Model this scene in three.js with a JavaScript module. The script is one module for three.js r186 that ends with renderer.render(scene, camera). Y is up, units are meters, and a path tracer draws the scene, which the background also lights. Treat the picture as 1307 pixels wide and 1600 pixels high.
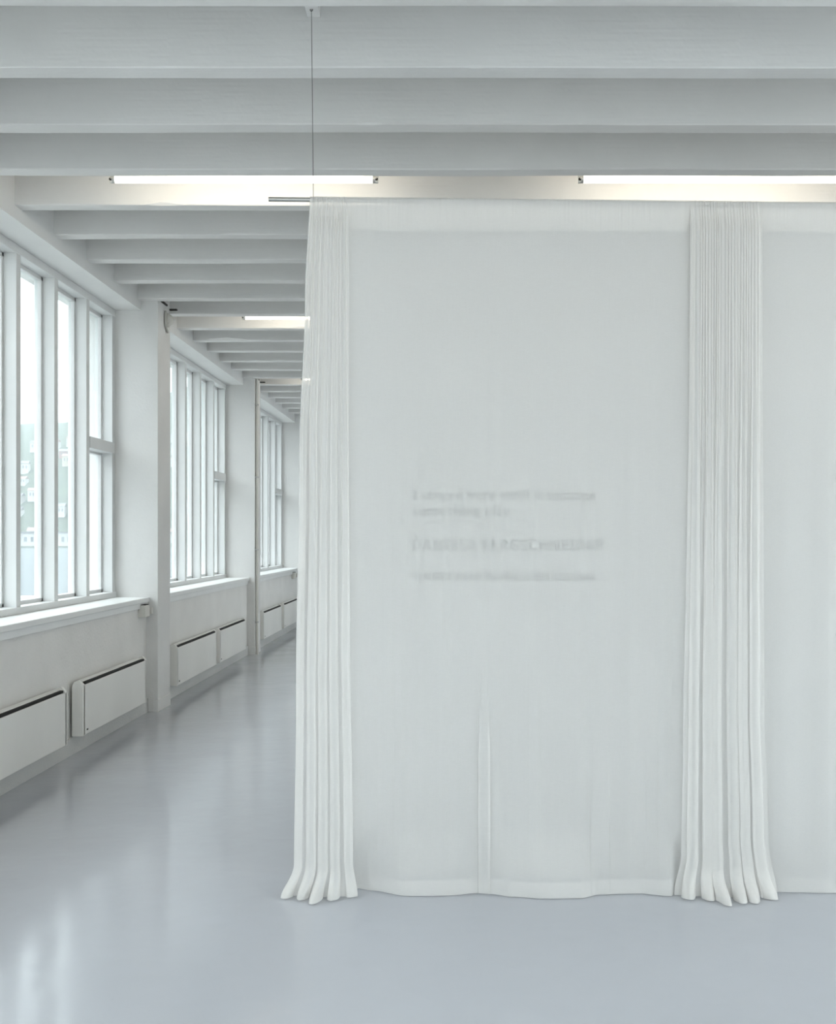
import * as THREE from 'three';
import { mergeGeometries, toCreasedNormals } from 'three/addons/utils/BufferGeometryUtils.js';
import { RoundedBoxGeometry } from 'three/addons/geometries/RoundedBoxGeometry.js';
import { TextGeometry } from 'three/addons/geometries/TextGeometry.js';
import { FontLoader } from 'three/addons/loaders/FontLoader.js';
import { RectAreaLightUniformsLib } from 'three/addons/lights/RectAreaLightUniformsLib.js';

// ---------------------------------------------------------------- camera, sky, exposure
RectAreaLightUniformsLib.init();
const scene = new THREE.Scene();
const FOCAL = 1750, EYE = 1.45;                       // focal length in pixels of the 1307 x 1600 frame, eye height in metres
const camera = new THREE.PerspectiveCamera(2 * Math.atan(800 / FOCAL) * 180 / Math.PI, 1307 / 1600, 0.05, 6000);
camera.position.set(0, EYE, 0);
camera.lookAt(0, EYE, -10);
camera.setViewOffset(1307, 1600, -55.5, -40, 1307, 1600);   // shifted lens: verticals stay upright
const renderer = new THREE.WebGLRenderer();
renderer.toneMapping = THREE.LinearToneMapping;
renderer.toneMappingExposure = 1.68;
renderer.shadowMap.enabled = true;
{ // an even overcast sky, brighter towards the zenith as overcast skies are
  const W = 256, H = 128, d = new Float32Array(W * H * 4);
  for (let r = 0; r < H; r++) for (let c = 0; c < W; c++) {
    const s = Math.max(0, Math.sin(((r + 0.5) / H - 0.5) * Math.PI)), L = 1.7 * (1 + 2.0 * s), i = (r * W + c) * 4;
    d[i] = 0.96 * L; d[i + 1] = 0.972 * L; d[i + 2] = 1.015 * L; d[i + 3] = 1;
  }
  const t = new THREE.DataTexture(d, W, H, THREE.RGBAFormat, THREE.FloatType);
  t.mapping = THREE.EquirectangularReflectionMapping; t.magFilter = THREE.LinearFilter; t.needsUpdate = true;
  scene.background = t;
}
const TUBE_LIGHT = 10, TUBE_COLOR = new THREE.Color().setRGB(1.0, 0.925, 0.78);

// ---------------------------------------------------------------- helpers
let seed = 7;
const rnd = () => { seed = (seed * 1664525 + 1013904223) >>> 0; return seed / 4294967296; };
const hash = (x, y, s) => { let h = Math.imul(x, 374761393) ^ Math.imul(y, 668265263) ^ Math.imul(s, 2147483647 - 5881); h = Math.imul(h ^ (h >>> 13), 1274126177); return ((h ^ (h >>> 16)) >>> 0) / 4294967296; };
const sm = (t) => t * t * (3 - 2 * t);
const sstep = (a, b, x) => sm(Math.min(1, Math.max(0, (x - a) / (b - a))));
function vnoise(x, y, per, s) {                         // value noise that wraps every per cells
  const ix = Math.floor(x), iy = Math.floor(y), fx = sm(x - ix), fy = sm(y - iy), w = (a) => ((a % per) + per) % per;
  const a = hash(w(ix), w(iy), s), b = hash(w(ix + 1), w(iy), s), c = hash(w(ix), w(iy + 1), s), d = hash(w(ix + 1), w(iy + 1), s);
  return a + (b - a) * fx + (c - a) * fy + (a - b - c + d) * fx * fy;
}
const fbm = (u, v, cells, s, oct = 4) => { let t = 0, a = 0.5, n = 0; for (let k = 0; k < oct; k++, cells *= 2, a *= 0.5) { t += a * vnoise(u * cells, v * cells, cells, s + k); n += a; } return t / n; };
const n1 = (x, s) => vnoise(x, 0.5, 4096, s) * 2 - 1;
function tex(size, metres, f, srgb) {                   // f(u, v) -> grey or [r, g, b], 0..1
  const d = new Uint8Array(size * size * 4);
  for (let y = 0; y < size; y++) for (let x = 0; x < size; x++) {
    const c = f(x / size, y / size), i = (y * size + x) * 4;
    for (let k = 0; k < 3; k++) d[i + k] = Math.max(0, Math.min(255, Math.round(255 * (Array.isArray(c) ? c[k] : c))));
    d[i + 3] = 255;
  }
  const t = new THREE.DataTexture(d, size, size);
  t.wrapS = t.wrapT = THREE.RepeatWrapping; t.magFilter = THREE.LinearFilter; t.repeat.set(1 / metres, 1 / metres);
  if (srgb) t.colorSpace = THREE.SRGBColorSpace;
  t.needsUpdate = true;
  return t;
}
function uvm(g) {                                       // uv in metres, from the dominant axis of each face
  g = g.index ? g.toNonIndexed() : g;
  const p = g.attributes.position, n = g.attributes.normal, uv = new Float32Array(p.count * 2);
  for (let i = 0; i < p.count; i += 3) {
    let ax = 0, ay = 0, az = 0;
    for (let k = 0; k < 3; k++) { ax += Math.abs(n.getX(i + k)); ay += Math.abs(n.getY(i + k)); az += Math.abs(n.getZ(i + k)); }
    for (let k = 0; k < 3; k++) {
      const x = p.getX(i + k), y = p.getY(i + k), z = p.getZ(i + k);
      const [a, b] = ay >= ax && ay >= az ? [x, z] : ax >= az ? [z, y] : [x, y];
      uv[(i + k) * 2] = a; uv[(i + k) * 2 + 1] = b;
    }
  }
  g.setAttribute('uv', new THREE.BufferAttribute(uv, 2));
  return g;
}
const box = (x0, x1, y0, y1, z0, z1) => uvm(new THREE.BoxGeometry(Math.abs(x1 - x0), Math.abs(y1 - y0), Math.abs(z1 - z0)).translate((x0 + x1) / 2, (y0 + y1) / 2, (z0 + z1) / 2));
const rbox = (x0, x1, y0, y1, z0, z1, r = 0.004, seg = 2) => uvm(new RoundedBoxGeometry(Math.abs(x1 - x0), Math.abs(y1 - y0), Math.abs(z1 - z0), seg, r).translate((x0 + x1) / 2, (y0 + y1) / 2, (z0 + z1) / 2));
const bar = (a, b, r, seg = 12) => { const A = new THREE.Vector3(...a), B = new THREE.Vector3(...b), d = B.clone().sub(A); return uvm(new THREE.CylinderGeometry(r, r, d.length(), seg).applyQuaternion(new THREE.Quaternion().setFromUnitVectors(new THREE.Vector3(0, 1, 0), d.clone().normalize())).translate((A.x + B.x) / 2, (A.y + B.y) / 2, (A.z + B.z) / 2)); };
function mesh(name, geo, mat, parent = scene) {
  const g = Array.isArray(geo) ? mergeGeometries(geo) : geo;
  const m = new THREE.Mesh(g, mat); m.name = name; m.castShadow = m.receiveShadow = true; parent.add(m); return m;
}
const used = {};
const numbered = (n) => { const k = used[n] = (used[n] ?? -1) + 1; return k ? `${n}_${String(k).padStart(3, '0')}` : n; };
function group(name, x = 0, y = 0, z = 0) { const g = new THREE.Group(); g.name = numbered(name); g.position.set(x, y, z); scene.add(g); return g; }
function tag(o, label, category, grp) { o.userData.label = label; o.userData.category = category; if (grp) o.userData.group = grp; return o; }
function structure(o, label, category) { o.userData.kind = 'structure'; if (label) o.userData.label = label; if (category) o.userData.category = category; return o; }

// ---------------------------------------------------------------- materials
const grainMap = tex(512, 1.6, (u, v) => { const g = 0.955 + 0.045 * fbm(u, v, 6, 11, 5) - (vnoise(u * 170, v * 170, 170, 5) > 0.992 ? 0.05 : 0); return [g, g, g]; }, true);
const plasterBump = tex(512, 0.8, (u, v) => 0.6 * fbm(u, v, 10, 21, 5) + 0.4 * fbm(u, v, 60, 33, 2));
const boardBump = tex(512, 1.2, (u, v) => 0.55 * fbm(u, v, 5, 41, 3) + 0.25 * vnoise(u * 8, v * 120, 120, 51) + 0.2 * fbm(u, v, 90, 61, 2));
const paint = (r, g, b, extra = {}) => new THREE.MeshStandardMaterial({ color: new THREE.Color().setRGB(r, g, b), roughness: 0.55, map: grainMap, ...extra });
const M = {
  plaster: paint(0.77, 0.765, 0.755, { roughness: 0.8, bumpMap: plasterBump, bumpScale: 0.0025 }),
  parapet: paint(0.84, 0.83, 0.81, { roughness: 0.8, bumpMap: plasterBump, bumpScale: 0.004 }),
  joist: paint(0.785, 0.775, 0.76, { roughness: 0.75, bumpMap: boardBump, bumpScale: 0.002 }),
  slab: paint(0.90, 0.89, 0.87, { roughness: 0.85, bumpMap: plasterBump, bumpScale: 0.004 }),
  gloss: paint(0.88, 0.89, 0.885, { roughness: 0.35 }),
  frame: paint(0.73, 0.74, 0.74, { roughness: 0.4 }),
  edge: paint(0.84, 0.84, 0.83, { roughness: 0.45, bumpMap: boardBump, bumpScale: 0.001 }),
  plinth: paint(0.66, 0.66, 0.65, { roughness: 0.6, bumpMap: plasterBump, bumpScale: 0.004 }),
  convector: paint(0.86, 0.85, 0.82, { roughness: 0.42 }),
  black: new THREE.MeshStandardMaterial({ color: 0x0b0a0a, roughness: 0.8 }),
  plastic: paint(0.74, 0.725, 0.68, { roughness: 0.45 }),
  partition: paint(0.65, 0.65, 0.645, { roughness: 0.85 }),
  steel: new THREE.MeshStandardMaterial({ color: new THREE.Color().setRGB(0.50, 0.50, 0.49), roughness: 0.35, metalness: 0.9 }),
  darkSteel: new THREE.MeshStandardMaterial({ color: 0x35322f, roughness: 0.6, metalness: 0.4 }),
  glass: new THREE.MeshPhysicalMaterial({ color: 0xf4f9f8, roughness: 0.0, transmission: 1, thickness: 0, ior: 1.5 }),
  letter: new THREE.MeshStandardMaterial({ color: new THREE.Color().setRGB(0.22, 0.22, 0.22), roughness: 0.7 }),
  tube: new THREE.MeshStandardMaterial({ color: 0xffffff, roughness: 0.4, emissive: TUBE_COLOR, emissiveIntensity: 2.2 }),
};
M.floor = new THREE.MeshPhysicalMaterial({
  color: new THREE.Color().setRGB(0.495, 0.51, 0.55), roughness: 1, ior: 1.4,
  map: tex(1024, 7.3, (u, v) => { const g = 0.95 + 0.05 * fbm(u, v, 7, 71, 5) - (vnoise(u * 400, v * 400, 400, 8) > 0.996 ? 0.05 : 0); return [g, g, g]; }, true),
  roughnessMap: tex(512, 2.9, (u, v) => 0.085 + 0.11 * fbm(u, v, 6, 81, 4)),
  bumpMap: tex(512, 3.7, (u, v) => 0.75 * fbm(u, v, 12, 91, 2) + 0.25 * fbm(u, v, 50, 95, 2)), bumpScale: 0.0024,
});
M.cloth = new THREE.MeshPhysicalMaterial({
  color: new THREE.Color().setRGB(0.99, 0.98, 0.967), roughness: 0.34, transmission: 0.54, thickness: 0, ior: 1.2, specularIntensity: 0.2, side: THREE.DoubleSide,
  map: tex(512, 0.35, (u, v) => { const g = 0.975 + 0.025 * (0.5 * vnoise(u * 12, v * 256, 256, 3) + 0.5 * vnoise(u * 256, v * 12, 256, 4)); return [g, g, g]; }, true),
});

// ---------------------------------------------------------------- measures
const PITCH = 0.649, SOFFIT = EYE + 1.972, SLAB = SOFFIT + 0.42, JW = 0.112;
const joistDepth = (n) => (7.24 + n) * PITCH;          // front edge of joist n, metres ahead of the camera
const PIER = [-4.29, 0.25, 4.79, 9.33, 13.87, 18.41], PIER_W = 0.40;
const X_PIER = -2.465, X_PARAPET = -2.56, X_EDGE = -2.605, X_WIN = -2.82, X_OUT = -3.15, X_RIGHT = 4.4;
const D_BACK = -1.2, D_FAR = 18.9, SILL = 0.955, EDGE = 3.342;

// ---------------------------------------------------------------- floor, ceiling, walls
structure(mesh('floor', box(X_OUT, X_RIGHT + 0.2, -0.2, 0, -D_FAR - 0.2, -D_BACK + 0.2), M.floor), 'glossy pale grey painted floor mirroring the windows', 'floor');

const ceiling = group('ceiling'); structure(ceiling, 'white painted ceiling of closely spaced joists', 'ceiling');
mesh('slab', box(X_OUT, X_RIGHT + 0.2, SLAB, SLAB + 0.2, -D_FAR - 0.2, -D_BACK + 0.2), M.slab, ceiling);
mesh('edge_beam', box(X_OUT, X_EDGE, EDGE, SLAB, -D_FAR, -D_BACK), M.edge, ceiling);
// A joist: a swept section with worn lower edges; chips = [x, width, depth]
function joistGeometry(n, x0, x1, chips) {
  const nx = 150, ring = (x) => {
    const w = (k) => 0.0035 + 0.003 * Math.abs(n1(x * 9 + n * 31 + k * 50, 2)) + 0.004 * Math.max(0, n1(x * 2.3 + n * 17 + k * 9, 3) - 0.35);
    let cf = w(0), cb = w(1);
    for (const [cx, cw, cd] of chips) { const t = Math.abs(x - cx) / cw; if (t < 1) cf += cd * (1 - t * t) * (0.55 + 0.45 * Math.abs(n1(x * 70 + n, 6))); }
    const dy = 0.0035 * n1(x * 1.1 + n * 7, 4), dz = 0.004 * n1(x * 0.8 + n * 5, 5);
    return [[SLAB - SOFFIT + 0.01, 0], [cf, 0], [dy, -cf], [dy, -JW + cb], [cb, -JW], [SLAB - SOFFIT + 0.01, -JW]].map(([y, z]) => [x, SOFFIT + y, -joistDepth(n) + z + dz]);
  };
  const P = [], I = [], m = 6;
  for (let i = 0; i <= nx; i++) for (const p of ring(x0 + (x1 - x0) * i / nx)) P.push(...p);
  for (let i = 0; i < nx; i++) for (let k = 0; k < m - 1; k++) { const a = i * m + k, b = a + m; I.push(a, a + 1, b, b, a + 1, b + 1); }
  const g = new THREE.BufferGeometry(); g.setAttribute('position', new THREE.Float32BufferAttribute(P, 3)); g.setIndex(I); g.computeVertexNormals();
  return uvm(toCreasedNormals(g, 0.5));
}
const CHIPS = { 3: [[-1.72, 0.09, 0.022], [-2.25, 0.25, 0.006]], 4: [[-1.35, 0.2, 0.008]], 9: [[-1.45, 0.1, 0.016]], 10: [[-2.28, 0.22, 0.03]], 0: [[0.1, 0.04, 0.01]], 1: [[-0.4, 0.07, 0.012]], 2: [[-0.9, 0.05, 0.008]] };
for (let n = -17; n <= 21; n++) mesh('joist', joistGeometry(n, X_EDGE - 0.03, X_RIGHT + 0.01, CHIPS[n] ?? [[-2.2 + 3 * rnd(), 0.05, 0.006]]), M.joist, ceiling);
// short batten bridging two joists, from which the curtain wire hangs
const BX = -0.585, BY = EYE + 2.182;
mesh('batten', box(BX - 0.027, BX + 0.027, BY, BY + 0.09, -joistDepth(0) - 0.004, -joistDepth(-1) + JW * 0 - JW + 0.02), M.joist, ceiling);

const wallLeft = group('wall_left'); structure(wallLeft, 'white window wall with piers and a low parapet', 'wall');
for (let k = 0; k < PIER.length; k++) {
  const d0 = Math.max(PIER[k], D_BACK - 0.2), d1 = PIER[k] + PIER_W;
  const wallFrom = Math.max(d1, D_BACK - 0.1);
  if (k < PIER.length - 1) mesh('parapet', box(X_OUT, X_PARAPET, 0, SILL - 0.045, -PIER[k + 1], -wallFrom), M.parapet, wallLeft);
  if (d1 < D_BACK) continue;
  const p = mesh('pier', box(X_OUT, X_PIER, 0, SLAB, -Math.min(d1, D_FAR), -d0), M.plaster, wallLeft);
  mesh('plinth', rbox(X_PARAPET + 0.05, X_PIER + 0.006, -0.01, 0.10, -d1 - 0.006, -d0 + 0.006, 0.006), M.plaster, p);
}
const baseboard = group('baseboard_left'); structure(baseboard, 'grey painted plinth along the foot of the window wall', 'baseboard');
for (let k = 0; k < PIER.length - 1; k++) mesh('board', rbox(X_PARAPET - 0.02, X_PARAPET + 0.016, -0.01, 0.115, -PIER[k + 1], -Math.max(PIER[k] + PIER_W, D_BACK), 0.005), M.plinth, baseboard);
const RW = [-0.9, 5.8], RW2 = [12.6, 18.2], wallRight = group('wall_right'); structure(wallRight, 'white wall with a long strip window facing the convectors', 'wall');
mesh('parapet', box(X_RIGHT, X_RIGHT + 0.2, 0, SILL - 0.045, -RW[1], -RW[0]), M.parapet, wallRight);
mesh('lintel', box(X_RIGHT, X_RIGHT + 0.2, EDGE, SLAB, -RW[1], -RW[0]), M.plaster, wallRight);
mesh('pier', box(X_RIGHT, X_RIGHT + 0.2, 0, SLAB, -RW[0], -D_BACK + 0.2), M.plaster, wallRight);
mesh('pier', box(X_RIGHT, X_RIGHT + 0.2, 0, SLAB, -RW2[0], -RW[1]), M.plaster, wallRight);
mesh('parapet', box(X_RIGHT, X_RIGHT + 0.2, 0, SILL - 0.045, -RW2[1], -RW2[0]), M.parapet, wallRight);
mesh('lintel', box(X_RIGHT, X_RIGHT + 0.2, EDGE, SLAB, -RW2[1], -RW2[0]), M.plaster, wallRight);
mesh('pier', box(X_RIGHT, X_RIGHT + 0.2, 0, SLAB, -D_FAR - 0.2, -RW2[1]), M.plaster, wallRight);
const FW = [-2.2, 4.2], wallFront = group('wall_front'); structure(wallFront, 'white wall with a wide strip window behind the viewer', 'wall');
mesh('parapet', box(X_OUT, X_RIGHT + 0.2, 0, 0.2, -D_BACK, -D_BACK + 0.2), M.parapet, wallFront);
mesh('lintel', box(X_OUT, X_RIGHT + 0.2, EDGE, SLAB, -D_BACK, -D_BACK + 0.2), M.plaster, wallFront);
mesh('pier', box(X_OUT, FW[0], 0.2, EDGE, -D_BACK, -D_BACK + 0.2), M.plaster, wallFront);
mesh('pier', box(FW[1], X_RIGHT + 0.2, 0.2, EDGE, -D_BACK, -D_BACK + 0.2), M.plaster, wallFront);
structure(mesh('wall_back', box(X_OUT, X_RIGHT + 0.2, 0, SLAB, -D_FAR - 0.2, -D_FAR), M.plaster));

// ---------------------------------------------------------------- window bays
const BAY_NAMES = ['behind the room corner', 'ahead of the curtain', 'with two wide convectors below', 'past the pier with the round alarm', 'past the pier with the white conduit'];
for (let k = 0; k < 5; k++) {
  const d0 = Math.max(PIER[k] + PIER_W, D_BACK), d1 = PIER[k + 1], w = group(`window_${k + 1}`); w.name = `window_${k + 1}`;
  structure(w, 'white framed strip window of six tall panes ' + BAY_NAMES[k], 'window');
  const P = (d1 - d0) / 6, yb = SILL, yt = EDGE, gx = X_WIN - 0.1;
  mesh('head_rail', rbox(X_WIN - 0.14, X_WIN + 0.004, yt - 0.055, yt, -d1, -d0), M.frame, w);
  mesh('bottom_rail', rbox(X_WIN - 0.14, X_WIN + 0.012, yb, yb + 0.045, -d1, -d0), M.frame, w);
  for (let j = 0; j <= 6; j++) {
    const c = d0 + j * P, half = j === 0 || j === 6 ? 0.075 : 0.036;
    const a = j === 0 ? d0 : c - half, b = j === 6 ? d1 : c + half;
    mesh('mullion', rbox(X_WIN - 0.085, X_WIN, yb + 0.04, yt - 0.05, -b, -a), M.frame, w);
  }
  for (let j = 0; j < 6; j++) {
    const a = d0 + j * P + (j ? 0.03 : 0.07), b = d0 + (j + 1) * P - (j === 5 ? 0.07 : 0.03), f = 0.032;
    const y0 = yb + 0.04, y1 = yt - 0.05, mid = EYE + 0.73;
    const parts = j === 5 ? [[y0, mid - 0.02], [mid + 0.04, y1]] : [[y0, y1]];
    for (const [u, v] of parts) {
      const s = mesh('sash', [rbox(gx - 0.035, gx + 0.015, u, u + f, -b, -a), rbox(gx - 0.035, gx + 0.015, v - f, v, -b, -a), rbox(gx - 0.035, gx + 0.015, u, v, -a - f, -a), rbox(gx - 0.035, gx + 0.015, u, v, -b, -b + f)], M.frame, w);
      mesh('pane', box(gx - 0.012, gx - 0.011, u + f * 0.6, v - f * 0.6, -b + f * 0.6, -a - f * 0.6), M.glass, s);
    }
    if (j === 5) {
      const t = mesh('transom', rbox(X_WIN - 0.1, X_WIN + 0.012, mid - 0.035, mid + 0.055, -b - 0.02, -a + 0.01), M.frame, w);
      const h = mesh('handle', [rbox(X_WIN - 0.085, X_WIN - 0.06, 1.42, 1.53, -a - 0.03, -a - 0.01, 0.003), rbox(X_WIN - 0.06, X_WIN - 0.045, 1.40, 1.44, -a - 0.03, -a - 0.01, 0.003)], M.plastic, w);
    }
  }
  const s = mesh(`trim_${k + 1}`, [rbox(X_WIN - 0.01, X_PARAPET + 0.03, SILL - 0.04, SILL, -d1, -d0, 0.006), rbox(X_PARAPET - 0.01, X_PARAPET + 0.017, SILL - 0.085, SILL - 0.035, -d1, -d0, 0.003)], M.gloss);
  structure(s, 'white painted window sill board of the bay ' + BAY_NAMES[k], 'window sill');
}

function strip(name, label, n, a0, a1, low, at) {           // at(along0, along1, y0, y1, out0, out1, rounded) -> geometry
  const w = group(name); structure(w, label, 'window');
  const P = (a1 - a0) / n;
  mesh('head_rail', at(a0, a1, EDGE - 0.055, EDGE, 0.02, 0.14), M.gloss, w);
  mesh('bottom_rail', at(a0, a1, low - 0.045, low + 0.045, 0.02, 0.14), M.gloss, w);
  for (let j = 0; j <= n; j++) mesh('mullion', at(Math.max(a0, a0 + j * P - 0.036), Math.min(a1, a0 + j * P + 0.036), low + 0.04, EDGE - 0.05, 0.02, 0.14), M.gloss, w);
  for (let j = 0; j < n; j++) mesh('pane', at(a0 + j * P + 0.03, a0 + (j + 1) * P - 0.03, low + 0.04, EDGE - 0.05, 0.088, 0.089, true), M.glass, w);
}
strip('window_6', 'wide strip window of ten panes in the wall facing the curtain', 10, FW[0], FW[1], 0.245, (a, b, y0, y1, o0, o1, flat) => (flat ? box : rbox)(a, b, y0, y1, -D_BACK + o0, -D_BACK + o1));
const onRight = (a, b, y0, y1, o0, o1, flat) => (flat ? box : rbox)(X_RIGHT + o0, X_RIGHT + o1, y0, y1, -b, -a);
strip('window_7', 'wide strip window of ten panes opposite the near convectors', 10, RW[0], RW[1], SILL, onRight);
strip('window_8', 'wide strip window of eight panes opposite the far convectors', 8, RW2[0], RW2[1], SILL, onRight);

// ---------------------------------------------------------------- fluorescent tubes between the joists
function tubeLight(x, depth, label) {
  const y = SOFFIT + 0.016, L = 1.5, g = group('fluorescent_tube_light', x, y, -depth);
  tag(g, label ?? 'bare glowing fluorescent tube between joists, away from the hanging pole', 'tube light', 'fluorescent tubes in rows between the joists');
  mesh('batten_housing', rbox(-L / 2 - 0.01, L / 2 + 0.01, 0.045, 0.10, -0.03, 0.03, 0.006), M.gloss, g);
  mesh('tube', new THREE.CylinderGeometry(0.021, 0.021, L - 0.06, 20).rotateZ(Math.PI / 2), M.tube, g);
  for (const s of [-1, 1]) {
    mesh('end_cap', uvm(new THREE.CylinderGeometry(0.0215, 0.0215, 0.022, 16).rotateZ(Math.PI / 2).translate(s * (L / 2 - 0.024), 0, 0)), M.steel, g);
    const h = mesh('lamp_holder', rbox(s * (L / 2 - 0.013) - 0.008, s * (L / 2 - 0.013) + 0.008, -0.02, 0.05, -0.016, 0.016, 0.004), M.plastic, g);
    mesh('lock_button', uvm(new THREE.CylinderGeometry(0.008, 0.008, 0.006, 10).rotateX(Math.PI / 2).translate(s * (L / 2 - 0.013), -0.004, 0.018)), M.darkSteel, h);
  }
  for (const s of [-0.5, 0.5]) mesh('ceiling_fixing', bar([s, 0.09, 0], [s, SLAB - y + 0.005, 0], 0.006, 8), M.steel, g);
  for (const [rx, dy, dz] of [[-Math.PI / 2, -0.023, 0], [0, 0, -0.023], [Math.PI, 0, 0.023]]) {
    const l = new THREE.RectAreaLight(TUBE_COLOR, TUBE_LIGHT, L - 0.08, 0.04);
    l.name = 'tube_glow'; l.position.set(0, dy, dz); l.rotation.x = rx; g.add(l);
  }
}
for (const row of [3, -3, 9, 15]) for (const x of [-1.163, 1.437, 3.45]) tubeLight(x, joistDepth(row) - 0.43, row === 3 ? { '-1.163': 'bare glowing fluorescent tube above the bare end of the curtain pole', '1.437': 'bare glowing fluorescent tube above the second gathered curtain bundle' }[x] : undefined);

// ---------------------------------------------------------------- partition with its lettering
const D_WALL = 4.79, WALL_TOP = EYE + 511 / FOCAL * D_WALL, W_LEFT = (485 - 709) / FOCAL * D_WALL;
const partition = mesh('partition_wall', box(W_LEFT, 4.2, 0, WALL_TOP, -D_WALL - 0.12, -D_WALL), M.partition);
tag(partition, 'free-standing pale grey partition wall behind the sheer curtain', 'partition');
const wx = (px) => (px - 709) / FOCAL * D_WALL, wy = (py) => EYE + (840 - py) / FOCAL * D_WALL;
{
  const font = await new FontLoader().loadAsync('fonts/droid/droid_sans_bold.typeface.json');
  const g = group('wall_text', wx(645), wy(850), -D_WALL);
  tag(g, 'dark exhibition lettering on the wall behind the sheer curtain', 'lettering');
  const line = (name, s, y, width, size) => {
    const t = new TextGeometry(s, { font, size, depth: 0.0012, curveSegments: 4, bevelEnabled: false }); t.computeBoundingBox();
    const b = t.boundingBox; t.translate(-b.min.x, wy(y) - wy(850), 0); t.scale(width / (b.max.x - b.min.x), 1, 1);
    mesh(name, t, M.letter, g);
  };
  line('title_line', 'I stayed here until it became', 781, wx(932) - wx(645), 0.040);
  line('title_line', 'something else', 806, wx(797) - wx(645), 0.040);
  line('name_line', 'DANIELA BERGSCHNEIDER', 860, wx(945) - wx(645), 0.047);
  line('subtitle_line', 'SINNET FERRINGBRETZES ISENVALE', 907, wx(945) - wx(645), 0.033);
}

// ---------------------------------------------------------------- sheer curtain on its hanging pole
const D_CUR = 4.57, K = D_CUR / FOCAL, cx = (px) => (px - 709) * K, cy = (py) => EYE + (840 - py) * K;
const poleY = (x) => cy(311.5) + (cy(321) - cy(311.5)) * (x - cx(420)) / (cx(1307) - cx(420));
const POLE_R = 0.0092;
{
  const x0 = cx(420), x1 = cx(1480), g = group('curtain_pole', x0, poleY(x0), -D_CUR);
  tag(g, 'thin grey metal pole carrying the sheer curtain', 'pole');
  const t = [x1 - x0, poleY(x1) - poleY(x0), 0];
  const o = uvm(new THREE.CylinderGeometry(POLE_R, POLE_R, Math.hypot(t[0], t[1]), 20, 1, true)), i = uvm(new THREE.CylinderGeometry(POLE_R * 0.8, POLE_R * 0.8, Math.hypot(t[0], t[1]), 20, 1, true));
  const turn = new THREE.Quaternion().setFromUnitVectors(new THREE.Vector3(0, 1, 0), new THREE.Vector3(...t).normalize());
  for (const q of [o, i]) q.applyQuaternion(turn).translate(t[0] / 2, t[1] / 2, 0);
  const rim = uvm(new THREE.RingGeometry(POLE_R * 0.8, POLE_R, 20).rotateY(-Math.PI / 2));
  const m = mesh('tube', [o, i, rim], M.steel.clone(), g); m.material.side = THREE.DoubleSide;
  const w = group('hanging_wire', cx(490), poleY(cx(490)), -D_CUR);
  tag(w, 'thin dark steel wire holding the curtain pole from the ceiling batten', 'wire');
  const top = new THREE.Vector3(BX - 0.002, BY, -D_CUR - 0.055).sub(w.position);
  mesh('strand', bar([0, POLE_R * 0.5, 0], top.toArray(), 0.0012, 6), M.darkSteel, w);
  mesh('loop', uvm(new THREE.TorusGeometry(POLE_R + 0.002, 0.0014, 6, 20).rotateY(Math.PI / 2)), M.darkSteel, w);
  mesh('eye_screw', uvm(new THREE.TorusGeometry(0.005, 0.0014, 6, 14).translate(top.x, top.y - 0.003, top.z)), M.darkSteel, w);
}
const table = (pts) => (v) => { if (v <= pts[0][0]) return pts[0][1]; for (let i = 1; i < pts.length; i++) if (v <= pts[i][0]) { const [a, A] = pts[i - 1], [b, B] = pts[i]; return A + (B - A) * (v - a) / (b - a); } return pts[pts.length - 1][1]; };
const smoothTable = (pts) => (v) => { if (v <= pts[0][0]) return pts[0][1]; for (let i = 1; i < pts.length; i++) if (v <= pts[i][0]) { const [a, A] = pts[i - 1], [b, B] = pts[i]; return A + (B - A) * sm((v - a) / (b - a)); } return pts[pts.length - 1][1]; };
const curtain = group('sheer_curtain', cx(840), 0, -D_CUR);
tag(curtain, 'sheer white floor-length curtain gathered in two bundles on a pole', 'curtain');
const front = POLE_R + 0.0035, HEAD = cy(361.5);
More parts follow.
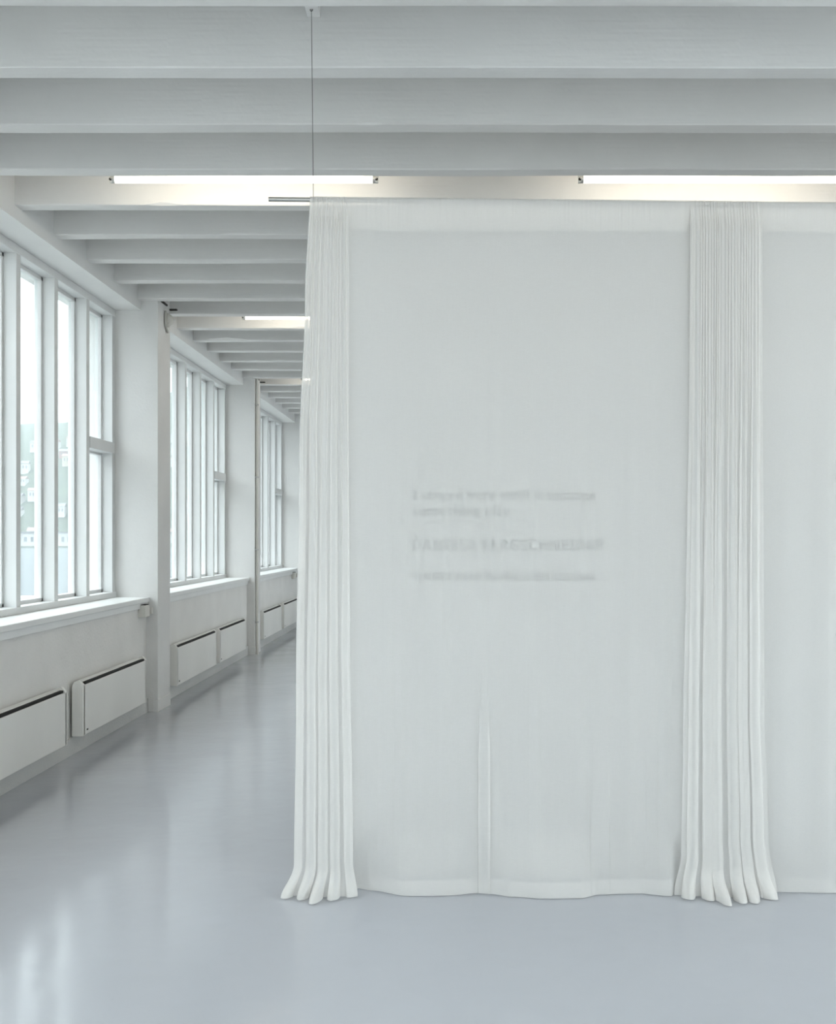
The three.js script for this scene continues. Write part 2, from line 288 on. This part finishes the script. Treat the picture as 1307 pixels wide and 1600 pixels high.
// place(u, t) -> [x, y, z] of the cloth; t = 0 at the pole's front, 1 at the hem. Rows before t = 0 go over the pole and down its back: the rod pocket.
function cloth(name, nu, nv, place, rows0 = 0) {
  const rows = [];
  for (let i = 0; i < 5; i++) rows.push(['back', i / 5]);
  for (let i = 0; i < 7; i++) rows.push(['over', i / 7]);
  for (let i = 0; i <= nv; i++) { const t = i / nv; rows.push(['front', t < 0.7 ? t * 0.9 / 0.7 : 0.9 + (t - 0.7) / 0.3 * 0.1]); }
  const P = [], U = [], I = [];
  for (const [kind, v] of rows) for (let i = 0; i <= nu; i++) {
    const u = i / nu;
    let p;
    if (kind === 'front') p = place(u, v);
    else {
      const [x, , z] = place(u, 0.0), yp = poleY(x), rr = POLE_R + 0.0035, ruf = z - rr;
      if (kind === 'over') { const a = Math.PI * (1 - v); p = [x, yp + rr * Math.sin(a) + 0.35 * Math.abs(ruf), rr * Math.cos(a) + ruf * (1 - 0.3 * Math.sin(a))]; }
      else { const q = place(u, (yp - HEAD) / yp * (1 - v)); p = [q[0], yp + (HEAD - yp) * (1 - v), Math.min(-rr, q[2] - 2 * rr + 0.006) * v + (q[2] - 0.004) * (1 - v)]; }
    }
    P.push(p[0] - curtain.position.x, p[1], p[2]);
    U.push(u * 3, p[1]);
  }
  const row = nu + 1;
  for (let r = 0; r < rows.length - 1; r++) for (let i = 0; i < nu; i++) { const a = r * row + i, b = a + row; I.push(a, b, a + 1, a + 1, b, b + 1); }
  const g = new THREE.BufferGeometry(); g.setAttribute('position', new THREE.Float32BufferAttribute(P, 3)); g.setAttribute('uv', new THREE.Float32BufferAttribute(U, 2)); g.setIndex(I); g.computeVertexNormals();
  const m = mesh(name, g, M.cloth, curtain);
  // the hem: the last stretch of the cloth, folded double
  const hr = 7, HP = [], HI = [], HU = [], base = rows.length - hr;
  for (let r = 0; r < hr; r++) for (let i = 0; i <= nu; i++) { const k = ((base + r) * row + i) * 3; HP.push(P[k], P[k + 1] + 0.0012, P[k + 2] + 0.0015); HU.push(U[((base + r) * row + i) * 2], U[((base + r) * row + i) * 2 + 1]); }
  for (let r = 0; r < hr - 1; r++) for (let i = 0; i < nu; i++) { const a = r * row + i, b = a + row; HI.push(a, b, a + 1, a + 1, b, b + 1); }
  const hg = new THREE.BufferGeometry(); hg.setAttribute('position', new THREE.Float32BufferAttribute(HP, 3)); hg.setAttribute('uv', new THREE.Float32BufferAttribute(HU, 2)); hg.setIndex(HI); hg.computeVertexNormals();
  mesh('hem', hg, M.cloth, m);
  return m;
}

// A gathered bundle: many fine pleats at the pole that run together into a few folds at the floor
function bundle({ left, right, pleats, folds, s, proud, kick, tips }) {
  return (u, t) => {
    const py = 314 + t * (1395 - 314), l = cx(left(py)), r = cx(right(py)), w = r - l;
    const yp = poleY((l + r) / 2);
    const uw = u + 0.03 * n1(u * 5, s) * Math.sin(Math.PI * u), k = Math.floor(folds * uw + 0.75), size = 0.65 + 0.5 * hash(k, 3, s);
    const pA = 2 * Math.PI * (pleats * uw + 0.5 * n1(u * 14 + t * 0.3, s + 1)), pB = 2 * Math.PI * (folds * uw + 0.2 * n1(u * 6 + t * 0.4, s + 2));
    const a = 0.0025 + 0.0035 * sstep(0, 0.05, t) - 0.004 * sstep(0.25, 0.8, t), b = 0.011 * sstep(0.05, 0.65, t) + 0.008 * sstep(0.65, 1, t);
    const ampA = a * (0.6 + 0.5 * n1(u * 23, s + 3)), ridge = 0.5 - 0.5 * Math.cos(pB), keel = Math.pow(ridge, 0.95);
    const e = sstep(0.95, 1, t), lean = 0.05 * (hash(k, 9, s) - 0.5);
    let x = l + w * u + 0.6 * a * Math.sin(2 * pA) * Math.min(1, w / 0.2) + 0.26 * (w / folds) * sstep(0.1, 0.7, t) * Math.sin(2 * pB);
    let z = front + proud * sstep(0, 0.04, t) + ampA * Math.sin(pA) + b * size * (keel - 0.4);
    x += lean * e * e * Math.pow(ridge, 3);
    z += kick * tips(u) * e * e * (0.38 + (0.45 + 0.5 * hash(k, 5, s)) * Math.pow(ridge, 5));
    const y = Math.max(yp * (1 - t), 0.003 + 0.002 * ridge);
    return [x, y, z];
  };
}
const tabs = {
  l1: smoothTable([[314, 485], [470, 478.5], [700, 470.5], [1100, 465], [1345, 462], [1395, 450]]), r1: smoothTable([[314, 545], [1000, 548], [1340, 553], [1395, 560]]),
  l2: smoothTable([[314, 1077], [600, 1076], [900, 1073], [1100, 1070], [1330, 1067], [1395, 1056]]), r2: smoothTable([[314, 1187], [900, 1187], [1100, 1188], [1300, 1194], [1395, 1206]]),
};
const hemDepth = smoothTable([[540, 1386], [558, 1389], [580, 1392], [640, 1401], [700, 1400], [750, 1396], [762, 1397], [800, 1402], [850, 1405], [905, 1404], [938, 1398], [1000, 1397], [1045, 1401], [1066, 1389], [1090, 1389]]);
function panel(px0, px1, s, hem, tucks) {
  return (u, t) => {
    let px = px0 + (px1 - px0) * u;
    const down = sstep(0.02, 0.9, t);
    const drift = 8 * n1(px * 0.011 + 40, s + 9) * down;
    let z = front + 0.0012 * n1(px * 0.55, s) * (1 - sstep(0, 0.05, t))
      + (0.001 + 0.007 * down) * n1(px * 0.03 + 0.35 * t, s + 1) + 0.0042 * down * n1(px * 0.075 + 0.25 * t, s + 2);
    for (const [tp, tw, ta, t0, warp] of tucks) {               // a tuck: a narrow fold that grows towards the floor
      const k = (px - tp) / tw, g = Math.exp(-k * k) * sstep(t0, t0 + 0.2, t);
      z += ta * g; px += tw * warp * Math.sin(2.4 * Math.max(-2.6, Math.min(2.6, k))) * g;
    }
    let x = cx(px + drift * 0.3), y = poleY(x) * (1 - t);
    const goal = D_CUR - FOCAL * EYE / (hem(px) - 840), e = sstep(0.90, 0.995, t);
    z = z * (1 - e) + (goal + 0.25 * z) * e;
    y = Math.max(y - 0.0 * e, 0.003);
    return [x, y, z];
  };
}
cloth('panel', 420, 90, panel(541, 1083, 200, hemDepth, [[757, 4.5, 0.016, 0.62, 2.2], [938, 13, 0.012, 0.74, 0.8], [604, 12, 0.006, 0.4, 0.4], [835, 9, 0.005, 0.6, 0.5], [1020, 9, 0.006, 0.66, 0.5]]));
cloth('panel', 260, 90, panel(1180, 1450, 300, smoothTable([[1180, 1394], [1300, 1396], [1450, 1395]]), []));
cloth('gathered_bundle', 420, 120, bundle({ left: tabs.l1, right: tabs.r1, pleats: 15, folds: 5, s: 400, proud: 0.016, kick: 0.09, tips: smoothTable([[0, 0.5], [0.25, 0.75], [0.55, 1.15], [0.8, 0.9], [1, 0.1]]) }));
cloth('gathered_bundle', 560, 120, bundle({ left: tabs.l2, right: tabs.r2, pleats: 24, folds: 6, s: 500, proud: 0.02, kick: 0.085, tips: smoothTable([[0, 0.3], [0.2, 0.9], [0.4, 1.25], [0.7, 1.1], [1, 0.7]]) }));

// ---------------------------------------------------------------- convectors under the windows
function convector(d0, d1, label) {
  const y0 = 0.13, H = 0.355, dep = 0.072, L = d1 - d0, g = group('panel_convector', X_PARAPET + 0.022, y0, -(d0 + d1) / 2);
  tag(g, label, 'convector', 'white panel convectors under the windows');
  // section across the wall: flat back, rounded top, upright front
  const cap = (z0, z1, inset) => {
    const s = new THREE.Shape(), r = 0.045;
    s.moveTo(0, 0); s.lineTo(dep - inset, 0); s.lineTo(dep - inset, H - 0.018); s.lineTo(dep - 0.014 - inset, H); s.lineTo(r, H + 0.012); s.absarc(r, H + 0.012 - r, r, Math.PI / 2, Math.PI, false); s.lineTo(0, 0);
    return uvm(new THREE.ExtrudeGeometry(s, { depth: z1 - z0, bevelEnabled: true, bevelSize: 0.002, bevelThickness: 0.002, bevelSegments: 1, curveSegments: 6 }).translate(0, 0, z0));
  };
  mesh('body', rbox(0.0, dep - 0.012, 0.01, H - 0.04, -L / 2 + 0.02, L / 2 - 0.02, 0.004), M.convector, g);
  for (const s of [-1, 1]) mesh('end_cheek', cap(s < 0 ? -L / 2 : L / 2 - 0.03, s < 0 ? -L / 2 + 0.03 : L / 2, 0), M.convector, g);
  mesh('front_panel', rbox(dep - 0.014, dep + 0.002, 0.0, H - 0.019, -L / 2 + 0.012, L / 2 - 0.012, 0.004), M.convector, g);
  mesh('outlet_slot', box(0.03, dep - 0.006, H - 0.03, H - 0.004, -L / 2 + 0.045, L / 2 - 0.045), M.black, g);
  mesh('top_cover', rbox(0.0, 0.044, H - 0.05, H + 0.003, -L / 2 + 0.02, L / 2 - 0.02, 0.006), M.convector, g);
  mesh('rating_plate', box(dep + 0.002, dep + 0.0026, 0.025, 0.037, L / 2 - 0.10, L / 2 - 0.07), M.darkSteel, g);
  for (const s of [-1, 1]) mesh('wall_bracket', box(-0.026, 0.004, 0.06, 0.30, s * (L / 2 - 0.165) - 0.015, s * (L / 2 - 0.165) + 0.015), M.steel, g);
}
convector(5.55, 7.14, 'white panel convector sharing a parapet with the one below the junction box');
convector(7.45, 8.99, 'white panel convector on the parapet directly below the small junction box');
convector(9.98, 11.65, 'white panel convector just past the pier with the round alarm');
convector(11.81, 13.3, 'white panel convector tight against the pier carrying the white conduit');
convector(14.55, 16.07, 'white panel convector just past the pier carrying the white conduit');
convector(16.3, 17.8, 'farthest white panel convector in the row, beside the curtain edge');
convector(0.95, 2.5, 'white panel convector below the window ahead of the curtain');
convector(2.8, 4.35, 'white panel convector below the window beside the curtain');

// ---------------------------------------------------------------- boxes, alarm, conduit and straps on the wall
function junctionBox(depth, label) {
  const g = group('junction_box', X_PARAPET, 0.80, -depth);
  tag(g, label, 'junction box', 'cable boxes under the window sills');
  const b = mesh('body', rbox(-0.002, 0.05, 0, 0.10, -0.075, 0.075, 0.006), M.plastic, g);
  mesh('cover', rbox(0.048, 0.056, 0.004, 0.092, -0.07, 0.07, 0.003), M.plastic, g);
  mesh('cable_slot', box(0.01, 0.05, 0.098, 0.104, -0.06, 0.06), M.black, g);
  mesh('side_switch', rbox(0.03, 0.07, 0.02, 0.075, -0.125, -0.085, 0.004), M.plastic, g);
}
junctionBox(9.16, 'small cream junction box under the sill end, above the convector by the pier');
junctionBox(17.75, 'small cream junction box under the far sill, beside the curtain edge');
{
  const d = 9.62, y = EYE + 340 / 182, g = group('round_alarm', X_PIER, y, -d);
  tag(g, 'small round white alarm dome high on the pier side', 'alarm');
  mesh('base', uvm(new THREE.CylinderGeometry(0.062, 0.062, 0.02, 28).rotateZ(Math.PI / 2).translate(0.01, 0, 0)), M.plastic, g);
  const pts = [[0.0001, 0.062], [0.012, 0.061], [0.03, 0.052], [0.042, 0.038], [0.052, 0.02], [0.055, 0.02], [0.055, 0.006]].map(([r, h]) => new THREE.Vector2(r, h));
  mesh('dome', uvm(new THREE.LatheGeometry(pts.reverse(), 28).rotateZ(-Math.PI / 2)), M.plastic, g);
  mesh('nub', uvm(new THREE.SphereGeometry(0.011, 12, 8).translate(0.064, 0, 0)), M.gloss, g);
  const c = new THREE.CatmullRomCurve3([[0.012, 0.062, 0.085], [0.012, 0.03, 0.09], [0.012, -0.03, 0.09], [0.012, -0.08, 0.06], [0.012, -0.105, 0.0]].map((p) => new THREE.Vector3(...p)));
  mesh('conduit', uvm(new THREE.TubeGeometry(c, 24, 0.010, 8)), M.darkSteel.clone(), g).material.color.setRGB(0.52, 0.51, 0.48);
}
for (const [k, what] of [[3, 'the pier with the round alarm'], [4, 'the pier with the white conduit']]) {
  const g = group('steel_strap', X_PIER, SOFFIT + 0.0, -PIER[k] - 0.22);
  tag(g, 'pair of short dark steel straps at the top of ' + what, 'strap');
  mesh('bar', rbox(-0.004, 0.012, 0.012, 0.028, -0.06, 0.15, 0.002), M.darkSteel, g);
  mesh('bar', rbox(-0.004, 0.065, -0.002, 0.012, -0.19, -0.16, 0.002), M.darkSteel, g);
}
{
  const d = PIER[4] + 0.06, g = group('conduit_pipe', X_PIER + 0.022, 0, -d);
  tag(g, 'slim white conduit running up the pier from floor to joists', 'conduit');
  mesh('pipe', bar([0, 0.0, 0], [0, SOFFIT + 0.02, 0], 0.018, 14), M.plastic, g);
  for (const y of [0.4, 1.3, 2.2, 3.1]) mesh('clip', [uvm(new THREE.CylinderGeometry(0.021, 0.021, 0.02, 14).translate(0, y, 0)), box(-0.024, 0.0, y - 0.01, y + 0.01, -0.032, 0.032)], M.steel, g);
}

// ---------------------------------------------------------------- the harbour outside
const WATER = -7;
const OM = {
  water: new THREE.MeshPhysicalMaterial({ color: new THREE.Color().setRGB(0.06, 0.075, 0.085), roughness: 0.5, specularIntensity: 0.35, bumpMap: tex(256, 30, (u, v) => fbm(u, v, 12, 131, 4)), bumpScale: 0.25 }),
  hill: new THREE.MeshStandardMaterial({ color: new THREE.Color().setRGB(0.055, 0.075, 0.045), roughness: 1, map: tex(256, 120, (u, v) => { const g = 0.72 + 0.28 * fbm(u, v, 8, 141, 5); return [g, g, g]; }, true) }),
  white: paint(0.45, 0.45, 0.44), cream: paint(0.40, 0.36, 0.29), red: paint(0.26, 0.13, 0.11), quay: paint(0.25, 0.25, 0.24), roof: paint(0.13, 0.13, 0.14), tile: paint(0.22, 0.14, 0.12), pane: paint(0.12, 0.14, 0.16),
};
structure(mesh('sea', box(-2400, X_OUT - 22, WATER - 1, WATER, -2600, 800), OM.water), 'grey harbour water outside the windows', 'water');
structure(mesh('quay', box(X_OUT - 22, X_OUT - 0.2, WATER - 1, WATER + 1.2, -60, 60), OM.quay), 'stone quay at the foot of the building', 'quay');
const SHORE = 900;
const hillY = (x, d) => { const t = Math.max(0, d - SHORE); return WATER + 2.5 + Math.min(t, 60) * 0.12 + 330 * (1 - Math.exp(-Math.max(0, t - 40) / 600)) * (0.78 + 0.3 * n1(x * 0.0034, 61)) + 7 * n1(x * 0.02 + d * 0.013, 62) * sstep(20, 160, t); };
{
  const nx = 120, nd = 50, P = [], I = [];
  for (let j = 0; j <= nd; j++) for (let i = 0; i <= nx; i++) { const x = -1900 + 2100 * i / nx, d = SHORE - 6 + 1300 * j / nd; P.push(x, j ? hillY(x, d) : WATER - 0.5, -d); }
  for (let j = 0; j < nd; j++) for (let i = 0; i < nx; i++) { const a = j * (nx + 1) + i, b = a + nx + 1; I.push(a, a + 1, b, b, a + 1, b + 1); }
  const g = new THREE.BufferGeometry(); g.setAttribute('position', new THREE.Float32BufferAttribute(P, 3)); g.setIndex(I); g.computeVertexNormals();
  structure(mesh('hillside', uvm(g), OM.hill), 'wooded hillside across the harbour', 'hill');
}
function house(x, d, w, dep, h, wall, roof, label, grp) {
  const y = hillY(x, d) - 1.5, g = group('house', x, y, -d);
  tag(g, label, 'house', grp);
  mesh('wall', box(-w / 2, w / 2, 0, h + 1.5, -dep / 2, dep / 2), wall, g);
  const s = new THREE.Shape(); s.moveTo(-dep / 2 - 0.5, 0); s.lineTo(0, dep * 0.36); s.lineTo(dep / 2 + 0.5, 0); s.closePath();
  mesh('roof', uvm(new THREE.ExtrudeGeometry(s, { depth: w + 0.8, bevelEnabled: false }).rotateY(Math.PI / 2).translate(-w / 2 - 0.4, h + 1.5, 0)), roof, g);
  for (let i = 0; i < 3; i++) mesh('window', box(-w / 2 + w * (i + 0.6) / 3.4, -w / 2 + w * (i + 1.1) / 3.4, h * 0.45 + 1.5, h * 0.78 + 1.5, dep / 2 - 0.05, dep / 2 + 0.05), OM.pane, g);
  g.rotation.y = (rnd() - 0.5) * 0.3;
}
const looks = [[OM.white, OM.roof, 'white gabled house on the hillside across the harbour', 'white houses across the harbour'], [OM.cream, OM.tile, 'cream house with tiled roof across the harbour', 'cream houses across the harbour'], [OM.white, OM.tile, 'white house with tiled roof across the harbour', 'white tiled houses across the harbour'], [OM.red, OM.roof, 'red painted house across the harbour', 'red houses across the harbour']];
for (let row = 0; row < 7; row++) for (let i = 0; i < 15; i++) {
  const d = SHORE + 38 + row * 34 + 8 * rnd(), x = -(0.17 + 0.27 * (i + 0.15 + 0.4 * rnd() + (row % 2) * 0.4) / 15) * 1000, k = rnd();
  if (rnd() < 0.12) continue;
  const [wall, roof, label, grp] = looks[k < 0.45 ? 0 : k < 0.65 ? 1 : k < 0.92 ? 2 : 3];
  house(x, d, 8 + 2.5 * rnd(), 7 + 2 * rnd(), 5 + 4 * rnd(), wall, roof, label, grp);
}
for (const [b, w] of [[0.33, 44], [0.385, 48], [0.44, 44], [0.275, 40]]) {
  const d = SHORE + 12, g = group('warehouse', -d * b, WATER + 1, -d);
  tag(g, 'long pale waterfront warehouse across the harbour', 'warehouse', 'warehouses on the far waterfront');
  mesh('wall', box(-w / 2, w / 2, 0, 11, -8, 8), OM.white, g);
  mesh('roof', box(-w / 2 - 1, w / 2 + 1, 11, 12.2, -9, 9), OM.roof, g);
  for (let i = 0; i < 9; i++) mesh('window', box(-w / 2 + w * (i + 0.3) / 9, -w / 2 + w * (i + 0.75) / 9, 4, 8, 7.9, 8.1), OM.pane, g);
}
{
  const d = 118, x = -d * 0.383, g = group('motor_boat', x, WATER - 0.2, -d);
  tag(g, 'white motor boat moored below the windows', 'boat');
  const s = new THREE.Shape(); s.moveTo(-4, -1.3); s.lineTo(2, -1.3); s.quadraticCurveTo(4.2, -0.7, 5, 0); s.quadraticCurveTo(4.2, 0.7, 2, 1.3); s.lineTo(-4, 1.3); s.closePath();
  mesh('hull', uvm(new THREE.ExtrudeGeometry(s, { depth: 1.2, bevelEnabled: true, bevelSize: 0.15, bevelThickness: 0.2, bevelSegments: 3 }).rotateX(-Math.PI / 2)), OM.white, g);
  mesh('cabin', rbox(-2.4, 1.4, 1.2, 2.5, -0.95, 0.95, 0.3, 4), OM.white, g);
  mesh('cabin_window', box(-2.0, 1.0, 1.75, 2.15, -0.97, 0.97), OM.pane, g);
}

scene.fog = new THREE.FogExp2(0xdfe8ee, 0.00028);      // real mist: the air itself scatters, no colour below is faded for distance

renderer.render(scene, camera);
